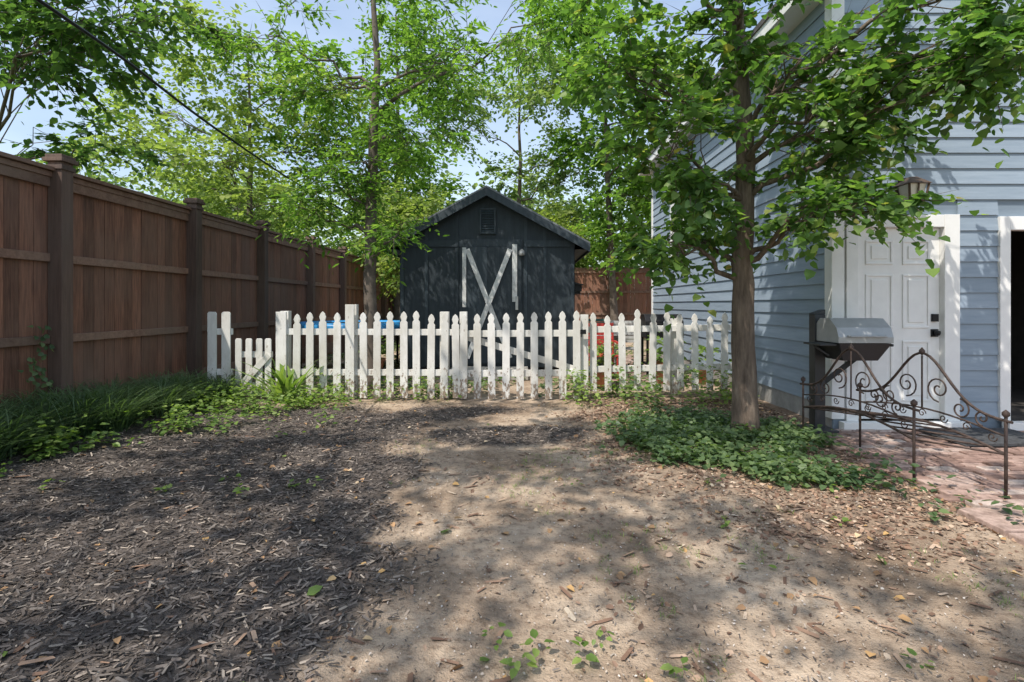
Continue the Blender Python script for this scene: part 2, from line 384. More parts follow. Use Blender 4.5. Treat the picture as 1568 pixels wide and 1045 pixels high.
fence_run('cedar_back_fence',-4.8,7,[-2.6,-.4,1.6,3.4,5.5],lambda s,o,z:(s,20-o,z+0))
# ------------------------------------------------------------------ white picket fence
W_p=wood('white_weathered_paint',(.7,.69,.65),(.84,.83,.8),(7,7,2),.7,.25,(.54,.51,.44))
def picket(bb,x,y,w,h,z0=.03,t=.02,lean=0,spade=True):
    if spade: pr=[(-w/2,z0),(w/2,z0),(w/2,h-.15),(w*.3,h-.125),(w*.46,h-.075),(w*.3,h-.03),(0,h),(-w*.3,h-.03),(-w*.46,h-.075),(-w*.3,h-.125),(-w/2,h-.15)]
    else: pr=[(-w/2,z0),(w/2,z0),(w/2,h-.02),(w*.35,h),(-w*.35,h),(-w/2,h-.02)]
    pr=[(x+a+lean*c,c) for a,c in pr];bb.prism(pr,'y',y-t,y)
e=empty('white_picket_fence')
bb=B();Y0=7.1
x=-3.06
while x<-.86:
    picket(bb,x+R.normal()*.006,Y0+R.normal()*.003,.1,1.19+R.normal()*.014,lean=R.normal()*.008);x+=.181
x=.98
while x<3.2:
    picket(bb,x,Y0+.12+R.normal()*.004+(x-.9)*.06,.095,1.18+R.normal()*.025,.1,lean=R.normal()*.015);x+=.205
for px in (-4.21,-4.02): picket(bb,px,Y0,.12,1.2,spade=False)
bb.obj('pickets',W_p,e,bevel=.003)
bb=B()
for z in (.38,.93):
    bb.bar((-3.3,Y0+.022,z),(-.8,Y0+.022,z-.01),.038,.085);bb.bar((.86,Y0+.145,z+.02),(3.2,Y0+.285,z+.05),.038,.085)
    bb.bar((-4.28,Y0+.022,z),(-3.95,Y0+.022,z),.038,.085)
for px,h in ((-3.26,1.21),(-2.33,1.3),(-1.07,1.2)):
    bb.box(px-.06,px+.06,Y0+.045,Y0+.14,-.1,h)
bb.box(-3.34,-3.2,Y0-.03,Y0-.0025,.0,1.2);bb.box(-2.395,-2.275,Y0-.045,Y0-.022,.0,1.3)
bb.box(.8,.9,Y0+.03,Y0+.13,-.1,1.16);bb.box(-.86,-.76,Y0+.05,Y0+.15,-.1,1.2)
bb.box(2.1,2.2,Y0+.25,Y0+.34,-.1,1.1)
bb.obj('rails_and_posts',W_p,e,bevel=.003)
e=empty('white_picket_gate');bb=B()
for i,px in enumerate(np.linspace(-.8,.74,9)): picket(bb,px,Y0-.01,.1,1.17+.006*i,.02,lean=R.normal()*.004)
for z in (.36,.9): bb.bar((-.84,Y0+.018,z),(.8,Y0+.018,z+.01),.036,.09)
bb.bar((-.78,Y0+.045,.86),(.76,Y0+.045,.4),.02,.09)
bb.obj('gate_panel',W_p,e,bevel=.003)
M_blk=plain('black_iron',(.02,.02,.022),.45,.6)
bb=B();bb.box(.78,.86,Y0-.05,Y0-.032,.9,.96);bb.tube([(.79,Y0-.055,.93),(.79,Y0-.08,.93),(.79,Y0-.08,.86)],.008,6);bb.obj('latch',M_blk,e)
e=empty('short_picket_gate');bb=B()
for px in (-3.84,-3.7,-3.56,-3.44): picket(bb,px,Y0-.02,.085,.84,.02,spade=False)
for z in (.2,.62): bb.bar((-3.9,Y0+.008,z),(-3.4,Y0+.008,z),.034,.08)
bb.bar((-3.86,Y0-.052,.14),(-3.42,Y0-.052,.62),.02,.085)
bb.obj('gate_panel',W_p,e,bevel=.003)
# ------------------------------------------------------------------ shed
S_w=wood('shed_paint',(.024,.038,.05),(.042,.063,.08),(6,6,1),.65,.2)
S_t=plain('shed_white_trim',(.62,.63,.62),.6,var=.25,sc_=9)
S_r=plain('shed_shingle',(.08,.08,.083),.9,var=.4,sc_=30,bs=.8)
S_e=plain('shed_drip_edge',(.16,.175,.19),.5)
e=empty('garden_shed')
cx=-.66;xl,xr=-2.3,.98;yf,yb=9.8,13.0;rz=3.47;sl=.547
def roofz(x): return rz-.1-sl*abs(x-cx)
bb=B()
bb.prism([(xl,.12),(xr,.12),(xr,roofz(xr)),(cx,roofz(cx)),(xl,roofz(xl))],'y',yf,yb)
for x in (xl+.045,-1.15-.08,-.06+.04+.08,.42,xr-.045): bb.box(x-.03,x+.03,yf-.018,yf-.002,.15,roofz(x)-.05)
bb.box(-1.8-.03,-1.8+.03,yf-.018,yf-.002,.15,roofz(-1.8)-.05)
bb.box(xl,-1.205,yf-.03,yf-.0185,2.38,2.5);bb.box(.03,xr,yf-.03,yf-.0185,2.38,2.5);bb.box(-1.2,.0,yf-.03,yf-.0185,2.38,2.52)
bb.box(cx-.03,cx+.03,yf-.018,yf-.002,3.12,3.3)
for y in np.arange(yf+.3,yb,.4): bb.box(xr+.002,xr+.02,y-.03,y+.03,.15,2.3);bb.box(xl-.02,xl-.002,y-.03,y+.03,.15,2.3)
bb.obj('walls_and_battens',S_w,e)
bb=B()
for sgn in (-1,1):
    x1=cx+sgn*1.9;z1=rz-sl*1.9
    bb.add([(cx,yf-.22,rz),(x1,yf-.22,z1),(x1,yb+.2,z1),(cx,yb+.2,rz),(cx,yf-.22,rz-.05),(x1,yf-.22,z1-.05),(x1,yb+.2,z1-.05),(cx,yb+.2,rz-.05)],
       [(0,1,2,3),(7,6,5,4),(0,4,5,1),(1,5,6,2),(2,6,7,3),(3,7,4,0)])
bb.obj('roof_shingles',S_r,e)
bb=B()
for sgn in (-1,1):
    x1=cx+sgn*1.9;z1=rz-sl*1.9
    bb.prism([(cx,rz+.012),(x1,z1+.012),(x1,z1-.02),(cx,rz-.02)],'y',yf-.24,yf-.221,m=1)
    bb.prism([(cx,rz-.022),(x1,z1-.022),(x1,z1-.17),(cx,rz-.17)],'y',yf-.238,yf-.215,m=0)
    bb.bar((x1,yf-.2,z1-.1),(x1,yb+.2,z1-.1),.02,.12,m=0)
    bb.add([(x1,yf-.21,z1-.12),(cx+sgn*1.64,yf-.21,z1-.12),(cx+sgn*1.64,yb,z1-.12),(x1,yb,z1-.12)],[(0,1,2,3)],m=0)
bb.obj('fascia',[S_w,S_e],e)
bb=B()
bb.box(-1.16,-.655,yf-.045,yf-.004,.2,2.375);bb.box(-.645,-.02,yf-.045,yf-.004,.2,2.375)
for x in np.arange(-1.05,-.05,.2): bb.box(x-.004,x+.004,yf-.0465,yf-.0452,.22,2.36)
bb.obj('door_leaves',S_w,e,bevel=.004)
bb=B();ty=yf-.05
bb.box(-1.12,-1.05,ty-.02,ty,1.25,2.36);bb.box(-.19,-.1,ty-.02,ty,1.35,2.42)
bb.bar((-1.03,ty-.0085,2.33),(-.23,ty-.0085,.3),.09,.016,up=(0,1,0));bb.bar((-.23,ty-.026,2.33),(-1.03,ty-.026,.3),.09,.016,up=(0,1,0))
bb.obj('door_trim',S_t,e)
bb=B()
bb.box(-.80,-.5,yf-.03,yf-.003,2.62,3.1)
for i in range(9):
    z=2.66+i*.046
    bb.add([(-.77,yf-.032,z+.03),(-.53,yf-.032,z+.03),(-.53,yf-.055,z),(-.77,yf-.055,z)],[(0,1,2,3)])
for a in ((-.80,-.77,2.62,3.1),(-.53,-.5,2.62,3.1),(-.77,-.53,2.62,2.65),(-.77,-.53,3.07,3.1)): bb.box(a[0],a[1],yf-.06,yf-.031,a[2],a[3])
bb.obj('gable_vent',S_w,e)
bb=B();bb.tube([(-.01,yf-.03,2.3),(-.01,yf-.1,2.3)],.03,10);bb.lathe((-.01,yf-.12,2.24),[(.02,.08),(.055,.05),(.06,0),(.05,-.03),(.01,-.04)],12)
bb.box(-.13,-.08,yf-.1,yf-.072,1.2,1.45)
bb.obj('wall_lamp_and_handle',plain('galvanised',(.4,.4,.39),.4,.6),e)
bb=B();bb.box(-1.3,.1,yf-.5,yf-.02,.02,.14);bb.box(-1.3,.1,yf-.8,yf-.5,0,.07);bb.obj('ramp_step',plain('concrete',(.42,.4,.36),.9),e)
bb=B();bb.box(.985,1.12,yf+.05,yf+.2,1.55,1.68);bb.prism([(.98,1.685),(1.15,1.66),(1.15,1.68),(.98,1.72)],'y',yf+.02,yf+.23);bb.box(.985,1.1,yf+.1,yf+.13,1.5,1.549);bb.obj('bird_box',M_blk,e)
# ------------------------------------------------------------------ house
H_s=wood('house_siding_paint',(.235,.31,.39),(.3,.385,.47),(.6,.6,6),.55,.12)
H_w=plain('house_white_trim',(.8,.8,.78),.5,var=.05)
H_r=plain('house_shingle',(.09,.085,.08),.9,var=.4,sc_=25)
H_f=plain('foundation',(.3,.29,.27),.9)
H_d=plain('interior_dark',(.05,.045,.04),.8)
e=empty('blue_clapboard_house')
hx,hy=3.27,5.5;hyb=13.1;hxr=10;top=4.6
bb=B();ex=.163
z=.22
while z<top:
    z1=z+ex;r=R.random()*.3+.4
    bb.prism([(hx,z1+.01),(hx-.008,z1+.01),(hx-.026,z),(hx,z)] ,'y',hy+.1,hyb-.1,r)
    z=z1
z=.12
while z<6.2:
    z1=z+ex;r=R.random()*.3+.4
    segs=[(hx+.1,hxr)]
    if z<2.24: segs=[(4.57,4.99),(6.9,hxr)]
    for a,c in segs: bb.prism([(hy,z1+.01),(hy-.008,z1+.01),(hy-.026,z),(hy,z)],'x',a,c,r)
    z=z1
bb.obj('clapboards',H_s,e)
bb=B()
bb.box(hx+.002,hx+.12,hy+.12,hyb,-.1,top);bb.box(hx+.002,hxr,hyb-.12,hyb,-.1,top)
bb.box(hx+.002,3.5,hy+.002,hy+.118,-.1,2.12);bb.box(4.42,5.09,hy+.002,hy+.118,-.1,2.12);bb.box(6.8,hxr,hy+.002,hy+.118,-.1,2.12)
bb.box(hx+.002,hxr,hy+.002,hy+.118,2.122,6.3)
bb.obj('wall_core',H_s,e)
bb=B();bb.box(hx-.01,hx+.001,hy+.02,hyb,-.1,.22);bb.obj('foundation',H_f,e)
bb=B()
bb.box(hx-.035,hx+.1,hy-.035,hy-.002,.1,top);bb.box(hx-.034,hx-.002,hy-.001,hy+.1,.1,top)
bb.box(hx-.034,hx-.002,hyb-.1,hyb+.03,.1,top)
bb.box(3.385,3.51,hy-.045,hy+.04,.08,2.24);bb.box(4.41,4.57,hy-.045,hy+.04,.08,2.24);bb.box(3.512,4.408,hy-.044,hy+.04,2.11,2.238)
bb.box(4.99,5.1,hy-.045,hy+.06,.08,2.22);bb.box(5.102,6.8,hy-.044,hy+.06,2.08,2.22);bb.box(6.8,6.9,hy-.045,hy+.06,.08,2.22)
bb.box(3.3,4.6,hy-.14,hy-.046,.0,.085)
bb.box(5.0,6.9,hy-.14,hy-.046,.0,.085)
for a in ((10.4,10.5,2.1,3.5),(11.3,11.4,2.1,3.5)): bb.box(hx-.05,hx-.003,a[0],a[1],a[2],a[3])
bb.box(hx-.05,hx-.003,10.5,11.3,2.1,2.2);bb.box(hx-.05,hx-.003,10.5,11.3,3.4,3.5);bb.box(hx-.045,hx-.003,10.5,11.3,2.78,2.84)
bb.box(hx-.3,hx-.28,hy-.3,hyb+.3,top,top+.18);bb.box(hx-.279,hx+.0,hy-.3,hyb+.3,top,top+.02)
bb.obj('white_trim',H_w,e,bevel=.004)
bb=B();bb.box(hx-.03,hx-.028,10.5,11.3,2.2,3.4)
bb.obj('window_glass',plain('glass_dark',(.03,.035,.04),.08,var=.05,bs=0),e)
bb=B();mx=(hx+hxr)/2
for sgn in (-1,1):
    xe=mx+sgn*(hxr-hx)/2+sgn*.32;ze=top+.15;zr=top+2.2
    bb.add([(mx,hy-.32,zr),(xe,hy-.32,ze),(xe,hyb+.3,ze),(mx,hyb+.3,zr),(mx,hy-.32,zr+.07),(xe,hy-.32,ze+.07),(xe,hyb+.3,ze+.07),(mx,hyb+.3,zr+.07)],
       [(3,2,1,0),(4,5,6,7),(0,1,5,4),(1,2,6,5),(2,3,7,6),(3,0,4,7)])
bb.obj('roof',H_r,e)
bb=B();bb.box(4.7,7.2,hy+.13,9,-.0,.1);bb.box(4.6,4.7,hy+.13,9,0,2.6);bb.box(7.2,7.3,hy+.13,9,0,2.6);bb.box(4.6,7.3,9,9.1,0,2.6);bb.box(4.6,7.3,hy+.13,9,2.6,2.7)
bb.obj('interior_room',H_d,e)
bb=B();dy=hy+.02
bb.box(3.512,4.408,dy,dy+.045,.09,2.108)
def panel(x0,x1,z0,z1):
    for a in ((x0,x1,z0,z0+.025),(x0,x1,z1-.025,z1),(x0,x0+.025,z0+.026,z1-.026),(x1-.025,x1,z0+.026,z1-.026)): bb.box(a[0],a[1],dy-.012,dy-.001,a[2],a[3])
    bb.box(x0+.06,x1-.06,dy-.01,dy-.001,z0+.06,z1-.06)
for x0,x1 in ((3.62,3.91),(4.01,4.3)):
    for z0,z1 in ((.28,.92),(1.05,1.62),(1.72,1.98)): panel(x0,x1,z0,z1)
bb.obj('front_door',H_w,e,bevel=.005)
bb=B()
bb.lathe((4.345,dy-.05,1.0),[(.001,.03),(.028,.02),(.03,0),(.02,-.025),(.001,-.03)],12);bb.box(4.31,4.38,dy-.02,dy-.002,.96,1.04);bb.box(4.315,4.375,dy-.03,dy-.002,1.12,1.2)
bb.tube([(4.345,dy-.01,1.0),(4.345,dy-.05,1.0)],.012,8)
bb.obj('door_hardware',M_blk,e)
e2=empty('wall_lantern')
lx,lz=3.98,2.42
M_brz=plain('bronze',(.1,.07,.05),.5,.3);M_fg=plain('frosted_glass',(.7,.67,.58),.3,var=.08)
bb=B();bb.box(lx-.05,lx+.05,hy-.05,hy-.03,lz-.02,lz+.2)
bb.bar((lx,hy-.05,lz+.17),(lx,hy-.16,lz+.17),.02,.02)
yc=hy-.16
def frust(b,z0,r0,z1,r1,m=0): b.add([(lx+a*r0,yc+c*r0,z0) for a,c in((-1,-1),(1,-1),(1,1),(-1,1))]+[(lx+a*r1,yc+c*r1,z1) for a,c in((-1,-1),(1,-1),(1,1),(-1,1))],[(3,2,1,0),(4,5,6,7),(0,1,5,4),(1,2,6,5),(2,3,7,6),(3,0,4,7)],None,m)
frust(bb,lz+.1,.12,lz+.18,.03);frust(bb,lz-.08,.075,lz-.06,.08)
for a,c in((-1,-1),(1,-1),(1,1),(-1,1)): bb.bar((lx+a*.078,yc+c*.078,lz-.07),(lx+a*.1,yc+c*.1,lz+.1),.02,.02)
bb.bar((lx,yc-.075,lz-.07),(lx,yc-.098,lz+.1),.012,.012)
frust(bb,lz-.06,.062,lz+.099,.084,1)
bb.obj('lantern_body',[M_brz,M_fg],e2)
# ------------------------------------------------------------------ brick patio
P_b=chipmat('brick',[(0,(.22,.14,.11)),(.4,(.34,.225,.185)),(.8,(.43,.315,.265)),(1,(.5,.42,.37))])
nt=P_b.node_tree;b_=nt.nodes['Principled BSDF'];nn=noise(nt,14,6,None,.7)
src=b_.inputs[0].links[0].from_socket;rr=ramp(nt,[(.35,(.55,.52,.5)),(.6,(1.1,1.1,1.1))],nn.outputs[0]);nt.links.new(mix(nt,1.0,src,rr.outputs[0],'MULTIPLY'),b_.inputs[0]);bump(nt,b_,nn.outputs[0],.5,.01)
bb=B();row=0;y=.2
while y<5.33:
    x=2.82+(.1 if row%2 else 0)+R.normal()*.02
    while x<7:
        if not(x<3.12 and 2.2<y<3.3):
            dz=R.normal()*.004+float(fbm(x*1.5,y*1.5,2)-.5)*.03;j=R.normal()*.003
            bb.box(x+j,x+.193+j,y,y+.094,-.05,.012+dz)
        x+=.203
    y+=.102;row+=1
for y in (2.25,2.6,2.95): bb.box(2.72,3.1,y,y+.33,-.05,.02+R.normal()*.004,.75)
bb.obj('brick_patio',P_b,bevel=.006)
bb=B()
for iy in range(28):
    y=4.7+iy*.021;bb.tube([(4.0,y,.04),(4.45,y,.045+.004*(iy%2)),(4.9,y,.04)],.012,5)
bb.box(3.98,4.92,4.69,5.29,.026,.036)
bb.obj('door_mat',plain('rubber_mat',(.05,.052,.055),.9,var=.5,sc_=30))
# ------------------------------------------------------------------ grill on a black post beside the house
e=empty('pedestal_barbecue_grill');px,py=3.02,5.3;M_gb=plain('black_enamel',(.025,.027,.03),.45)
bb=B()
bb.box(px-.055,px+.055,py,py+.11,-.1,1.2);bb.prism([(px-.055,1.2),(px+.055,1.2),(px+.055,1.25),(px-.055,1.21)],'y',py,py+.11)
bb.box(px-.14,px+.14,py-.09,py+.2,-.02,.04)
# tapered firebox under the hood
z0,z1=.76,.93;xa,xb=px-.03,px+.47;ya,yb_=py-.37,py-.004
bb.add([(xa+.08,ya+.08,z0),(xb-.08,ya+.08,z0),(xb-.08,yb_,z0),(xa+.08,yb_,z0),(xa,ya,z1),(xb,ya,z1),(xb,yb_,z1),(xa,yb_,z1)],[(0,3,2,1),(4,5,6,7),(0,1,5,4),(1,2,6,5),(2,3,7,6),(3,0,4,7)])
bb.bar((px+.06,py+.05,.5),(px+.3,py-.1,.77),.04,.05)
bb.box(px-.2,px-.035,py-.34,py-.05,.905,.925);bb.bar((px-.18,py-.2,.9),(px-.03,py-.2,.8),.02,.02)
bb.box(xb+.004,xb+.03,ya+.02,yb_-.02,.9,.925)
bb.obj('post_firebox_and_shelf',M_gb,e,bevel=.006)
bb=B();hp=[(ya-.006,.935),(yb_,.935),(yb_,1.11),(yb_-.06,1.165),(ya+.14,1.165),(ya+.03,1.08),(ya-.006,.99)]
bb.prism(hp,'x',xa-.01,xb+.01)
bb.tube([(xa+.08,ya-.0,1.0),(xa+.08,ya-.045,1.0),(xb-.08,ya-.045,1.0),(xb-.08,ya,1.0)],.009,8)
bb.obj('hood',plain('galvanised_grey',(.36,.37,.37),.4,.25,var=.12),e,bevel=.012)
# ------------------------------------------------------------------ wrought iron bridge
e=empty('wrought_iron_garden_bridge');bb=B()
M_ir=plain('rusty_iron',(.08,.055,.045),.7,.3,var=.5,sc_=30,bs=.5)
def spiral(P,U,c,r0,turns,ph,sg,n=26,rad=.006):
    pts=[]
    for i in range(n):
        t=i/(n-1);a=ph+sg*turns*2*math.pi*t;r=r0*(1-.85*t);pts.append(P(c[0]+r*math.cos(a),c[1]+r*math.sin(a)))
    bb.tube(pts,rad,6)
def rail(A,Bp):
    A=Vector((*A,0));Bp=Vector((*Bp,0));L=(Bp-A).length;U=(Bp-A).normalized()
    P=lambda s,z:(A+U*s)+Vector((0,0,z))
    zt=lambda s:.52+.4*math.exp(-((s-L/2)/(L*.23))**2)
    bb.tube([P(s,zt(s)) for s in np.linspace(-.04,L+.04,30)],.010,8)
    bb.tube([P(s,.42+.07*math.sin(math.pi*s/L)) for s in np.linspace(0,L,14)],.007,6)
    bb.tube([P(s,.3+.09*math.sin(math.pi*s/L)) for s in np.linspace(0,L,14)],.010,6)
    for s in (0,L): bb.tube([P(s,-.02),P(s,.56)],.010,8);bb.lathe(P(s,.57),[(.001,-.03),(.022,-.01),(.022,.01),(.001,.03)],10)
    for s,z,r in ((L/2-.14,.66,.1),(L/2+.14,.66,.1)):
        sg=1 if s<L/2 else -1
        spiral(P,U,(s,z),r,1.6,-math.pi/2,sg);spiral(P,U,(s-sg*.17,z-.12),.075,1.5,math.pi/2,sg);spiral(P,U,(s-sg*.33,z-.15),.055,1.4,-math.pi/2,sg)
    bb.tube([P(L/2,.49),P(L/2,.9)],.007,6);bb.lathe(P(L/2,.93),[(.001,-.03),(.02,-.01),(.02,.01),(.001,.035)],10)
    for i in range(7): spiral(P,U,(L*(i+.5)/7,.41+.07*math.sin(math.pi*(i+.5)/7)-.03),.035,1.3,0,1 if i%2 else -1,16,.004)
    return P,L
Pa,La=rail((2.74,5.1),(2.9,3.87));Pb,Lb=rail((3.05,4.72),(3.22,3.48))
for t in np.linspace(0,1,12):
    za=.3+.09*math.sin(math.pi*t);bb.tube([Pa(La*t,za),Pb(Lb*t,za)],.007,6)
bb.obj('ironwork',M_ir,e,smooth=True)
# ------------------------------------------------------------------ back yard things
e=empty('trampoline');bb=B();c=(-3.35,10.6);r=1.15
bb.lathe((c[0],c[1],.9),[(r-.28,.02),(r-.26,.05),(r,.05),(r+.04,.0),(r+.03,-.08)],36);bb.obj('blue_pad',plain('blue_vinyl',(.04,.28,.6),.35,var=.15),e,smooth=True)
bb=B();bb.lathe((c[0],c[1],.9),[(0.001,.0),(r-.27,.02)],36)
for k in range(6):
    a=k*math.pi/3;x=c[0]+r*math.cos(a);y=c[1]+r*math.sin(a);bb.tube([(x,y,.85),(x,y,.0)],.025,8)
bb.obj('mat_and_legs',M_blk,e)
e=empty('cart_barbecue_grill');bb=B();gx0,gy0=2.55,9.6
for a,c in ((-.3,-.2),(.3,-.2),(.3,.2),(-.3,.2)): bb.box(gx0+a-.02,gx0+a+.02,gy0+c-.02,gy0+c+.02,0,.7)
bb.box(gx0-.34,gx0+.34,gy0-.25,gy0+.25,.7,.86)
bb.prism([(gy0-.25,.865),(gy0-.23,1.0),(gy0-.1,1.12),(gy0+.12,1.12),(gy0+.25,.98),(gy0+.25,.865)],'x',gx0-.34,gx0+.34)
bb.box(gx0-.65,gx0-.345,gy0-.2,gy0+.2,.8,.83);bb.box(gx0-.3,gx0+.3,gy0-.2,gy0+.2,.2,.23)
bb.tube([(gx0-.2,gy0-.3,.95),(gx0+.2,gy0-.3,.95)],.012,8)
bb.obj('grill_body',M_blk,e,bevel=.01)
for i,(x0,y0,c) in enumerate(((1.35,8.9,(.42,.05,.04)),(2.0,10.2,(.5,.5,.48)),(1.7,11.6,(.06,.15,.13)))):
    e=empty('patio_chair');bb=B()
    for a,q,h in ((-.24,-.22,.44),(.24,-.22,.44),(-.24,.24,.98),(.24,.24,.98)): bb.tube([(x0+a,y0+q,0),(x0+a*.95,y0+q,h)],.016,8)
    for k in range(6): bb.box(x0-.25,x0+.25,y0-.24+k*.08,y0-.17+k*.08,.43,.45)
    for k in range(6): bb.box(x0-.23,x0+.23,y0+.225,y0+.245,.54+k*.075,.6+k*.075)
    for a in (-.26,.26): bb.bar((x0+a,y0-.24,.65),(x0+a,y0+.25,.66),.04,.025);bb.tube([(x0+a,y0-.22,.44),(x0+a,y0-.22,.65)],.014,8)
    bb.obj('chair_frame',plain('chair_paint_%d'%i,c,.5),e)
e=empty('patio_table');bb=B();x0,y0=1.6,10.2
bb.lathe((x0,y0,0),[(.001,.73),(.45,.73),(.46,.715),(.45,.7),(.03,.69),(.025,.08),(.25,.02),(.25,0)],24);bb.obj('table_top_and_base',plain('table_paint',(.3,.29,.27),.5),e,smooth=False)
M_tc=plain('terracotta',(.42,.18,.1),.8)
for (x0,y0,s) in ((1.25,8.1,1.0),(2.3,8.4,1.2),(2.9,8.3,.9),(-2.6,9.2,1.1)):
    e=empty('potted_plant');bb=B();bb.lathe((x0,y0,.03),[(.001,0),(.1*s,0),(.15*s,.24*s),(.17*s,.25*s),(.17*s,.29*s),(.14*s,.29*s),(.13*s,.26*s),(.001,.26*s)],20);bb.obj('pot',M_tc,e,smooth=True)
    mq=110;az=R.random(mq)*6.283;q=R.random(mq)
    P=np.stack([x0+np.cos(az)*.2*s*q,y0+np.sin(az)*.2*s*q,.3*s+R.random(mq)*.4*s],-1)
    leafmesh('leaves',P,np.stack([np.cos(az),np.sin(az),R.normal(size=mq)*.4+.2],-1),np.array([0,0,1.])+R.normal(size=(mq,3))*.4,.1*s,G_weed,e,'oval')
bb=B();y=8.2;row=0
while y<13:
    x=1.2+(.1 if row%2 else 0)
    while x<3.1: bb.box(x,x+.194,y,y+.094,-.05,.035+R.normal()*.004);x+=.203
    y+=.102;row+=1
bb.obj('back_brick_path',P_b)
bb=B();pts=[(-2.2,-1,3.0),(-2.5,1.2,2.95),(-2.78,3,3.05),(-3.0,4,3.14),(-3.2,5.5,3.13),(-3.3,8,3.06),(-2.5,9.8,2.6)]
P=[]
for i in range(len(pts)-1):
    p0=np.array(pts[max(i-1,0)]);p1=np.array(pts[i]);p2=np.array(pts[i+1]);p3=np.array(pts[min(i+2,len(pts)-1)])
    for t in np.linspace(0,1,7)[:-1]: P.append(.5*((2*p1)+(-p0+p2)*t+(2*p0-5*p1+4*p2-p3)*t*t+(-p0+3*p1-3*p2+p3)*t**3))
bb.tube(P+[pts[-1]],.012,8);bb.obj('utility_cable',M_blk)
# ------------------------------------------------------------------ low planting
def blades(name,base,az,L,wd,mat,arch=.7,seg=5):
    M=len(base);t=np.linspace(0,1,seg)
    h=np.stack([np.cos(az),np.sin(az)],-1);el=R.uniform(.8,1.35,M)
    V=np.zeros((M,seg,2,3))
    side=np.stack([-np.sin(az),np.cos(az),np.zeros(M)],-1)
    for i,tt in enumerate(t):
        hor=L*(tt*np.cos(el)+arch*.5*tt*tt);ver=L*(tt*np.sin(el)-arch*.62*tt*tt)
        p=base+np.concatenate([h*hor[:,None],ver[:,None]],1)
        w_=wd*(1-tt)**.6*(.6 if i==0 else 1)
        V[:,i,0]=p-side*np.reshape(w_,(-1,1))/2;V[:,i,1]=p+side*np.reshape(w_,(-1,1))/2
    b0=np.arange(M)[:,None]*seg*2
    F=np.concatenate([b0+np.array([[2*i,2*i+1,2*i+3,2*i+2]]) for i in range(seg-1)])
    return npmesh(name,V.reshape(-1,3),F,np.repeat(R.random(M),seg*2),mat,None,True)
n=95;cxs=R.uniform(-4.7,-3.85,n);cys=R.uniform(2.6,7.2,n)
k=80;bx=np.repeat(cxs,k)+R.normal(size=n*k)*.05;by=np.repeat(cys,k)+R.normal(size=n*k)*.05
blades('liriope_border',gpos(bx,by),R.random(n*k)*6.283,R.uniform(.38,.7,n*k),.012,G_grass,.62,6)
def plants(name,x,y,nl,h,r,size,mat,shape='oval'):
    M=len(x);P=gpos(np.repeat(x,nl),np.repeat(y,nl));m_=M*nl
    az=R.random(m_)*6.283;q=R.random(m_)
    hh=np.repeat(h*(.5+R.random(M)),nl)*q
    P[:,0]+=np.cos(az)*r*(1-.4*q)*R.random(m_);P[:,1]+=np.sin(az)*r*(1-.4*q)*R.random(m_);P[:,2]+=hh+.015
    d=np.stack([np.cos(az),np.sin(az),R.normal(size=m_)*.25],-1)
    nn=np.array([0,0,1.])+R.normal(size=(m_,3))*.35
    return leafmesh(name,P,d,nn,size*(.5+.8*R.random(m_)),mat,None,shape)
def region(n,xr,yr,prob):
    x=R.uniform(*xr,n);y=R.uniform(*yr,n);k=R.random(n)<prob(x,y);return x[k],y[k]
x,y=region(1000,(-4.0,-1.9),(4.0,7.0),lambda x,y:sst(.38,.58,fbm(x*2.1,y*2.1,3))*np.clip(1.1-(x+3.8)/(2.4*(y-3.2)/3.8+.2),0,1))
plants('weed_patch',x,y,10,.2,.12,.06,G_weed,'oval')
x,y=region(2500,(.7,3.0),(3.7,7.2),lambda x,y:sst(.4,.62,fbm(x*2.6+3,y*2.6,3)+.2-.95*np.clip(np.hypot((x-1.85)/1.2,(y-5.0)/1.7)-.5,0,1)))
plants('ground_ivy_patch',x,y,8,.09,.13,.052,G_ivy,'heart')
x,y=region(110,(.6,3.0),(6.4,7.6),lambda x,y:.6+0*x)
plants('fence_base_shrubs',x,y,20,.36,.16,.065,G_weed,'oval')
x,y=region(110,(-3.6,-.9),(6.9,7.5),lambda x,y:.6+0*x)
plants('fence_base_weeds',x,y,14,.24,.12,.055,G_weed,'oval')
x,y=region(24,(-1.2,2.2),(1.5,4),lambda x,y:.35*(1-mulchm(x,y)));x=np.append(x,[-.02,.05,.22,.3,-.1,.55]);y=np.append(y,[1.86,1.93,1.9,2.0,1.98,1.83])
plants('seedling_weeds',x,y,7,.05,.05,.04,G_weed,'oval')
x,y=region(45,(-4.6,-1.4),(2,4.6),lambda x,y:.5+0*x);plants('mulch_weeds',x,y,6,.06,.06,.045,G_weed,'heart')
x,y=region(1600,(-1.2,2.4),(1.5,5),lambda x,y:sst(.52,.7,fbm(x*1.8+31,y*1.8,3))*(1-mulchm(x,y)))
kk=5;bx=np.repeat(x,kk)+R.normal(size=len(x)*kk)*.012;by=np.repeat(y,kk)+R.normal(size=len(x)*kk)*.012
blades('grass_tufts',gpos(bx,by),R.random(len(bx))*6.283,R.uniform(.02,.055,len(bx)),.003,G_weed)
x,y=region(800,(-4.7,3.1),(7.4,19.5),lambda x,y:.8*((x<-2.4)|(x>1.0)|(y<9.2)|(y>13.3)))
plants('back_yard_groundcover',x,y,12,.13,.2,.09,G_ivy,'oval')
x=np.array([-3.08,-3.0,-3.14,-3.03,-3.2]);y=np.array([6.8,6.85,6.87,6.75,6.8]);kk=6
bx=np.repeat(x,kk);by=np.repeat(y,kk);blades('broad_leaf_lily',gpos(bx,by),R.random(30)*6.283,R.uniform(.55,.95,30),.085,G_weed,.4,7)
x,y=R.uniform(2.4,3.0,16),R.uniform(3.0,4.2,16);plants('patio_edge_weeds',x,y,8,.12,.09,.06,G_ivy,'oval')
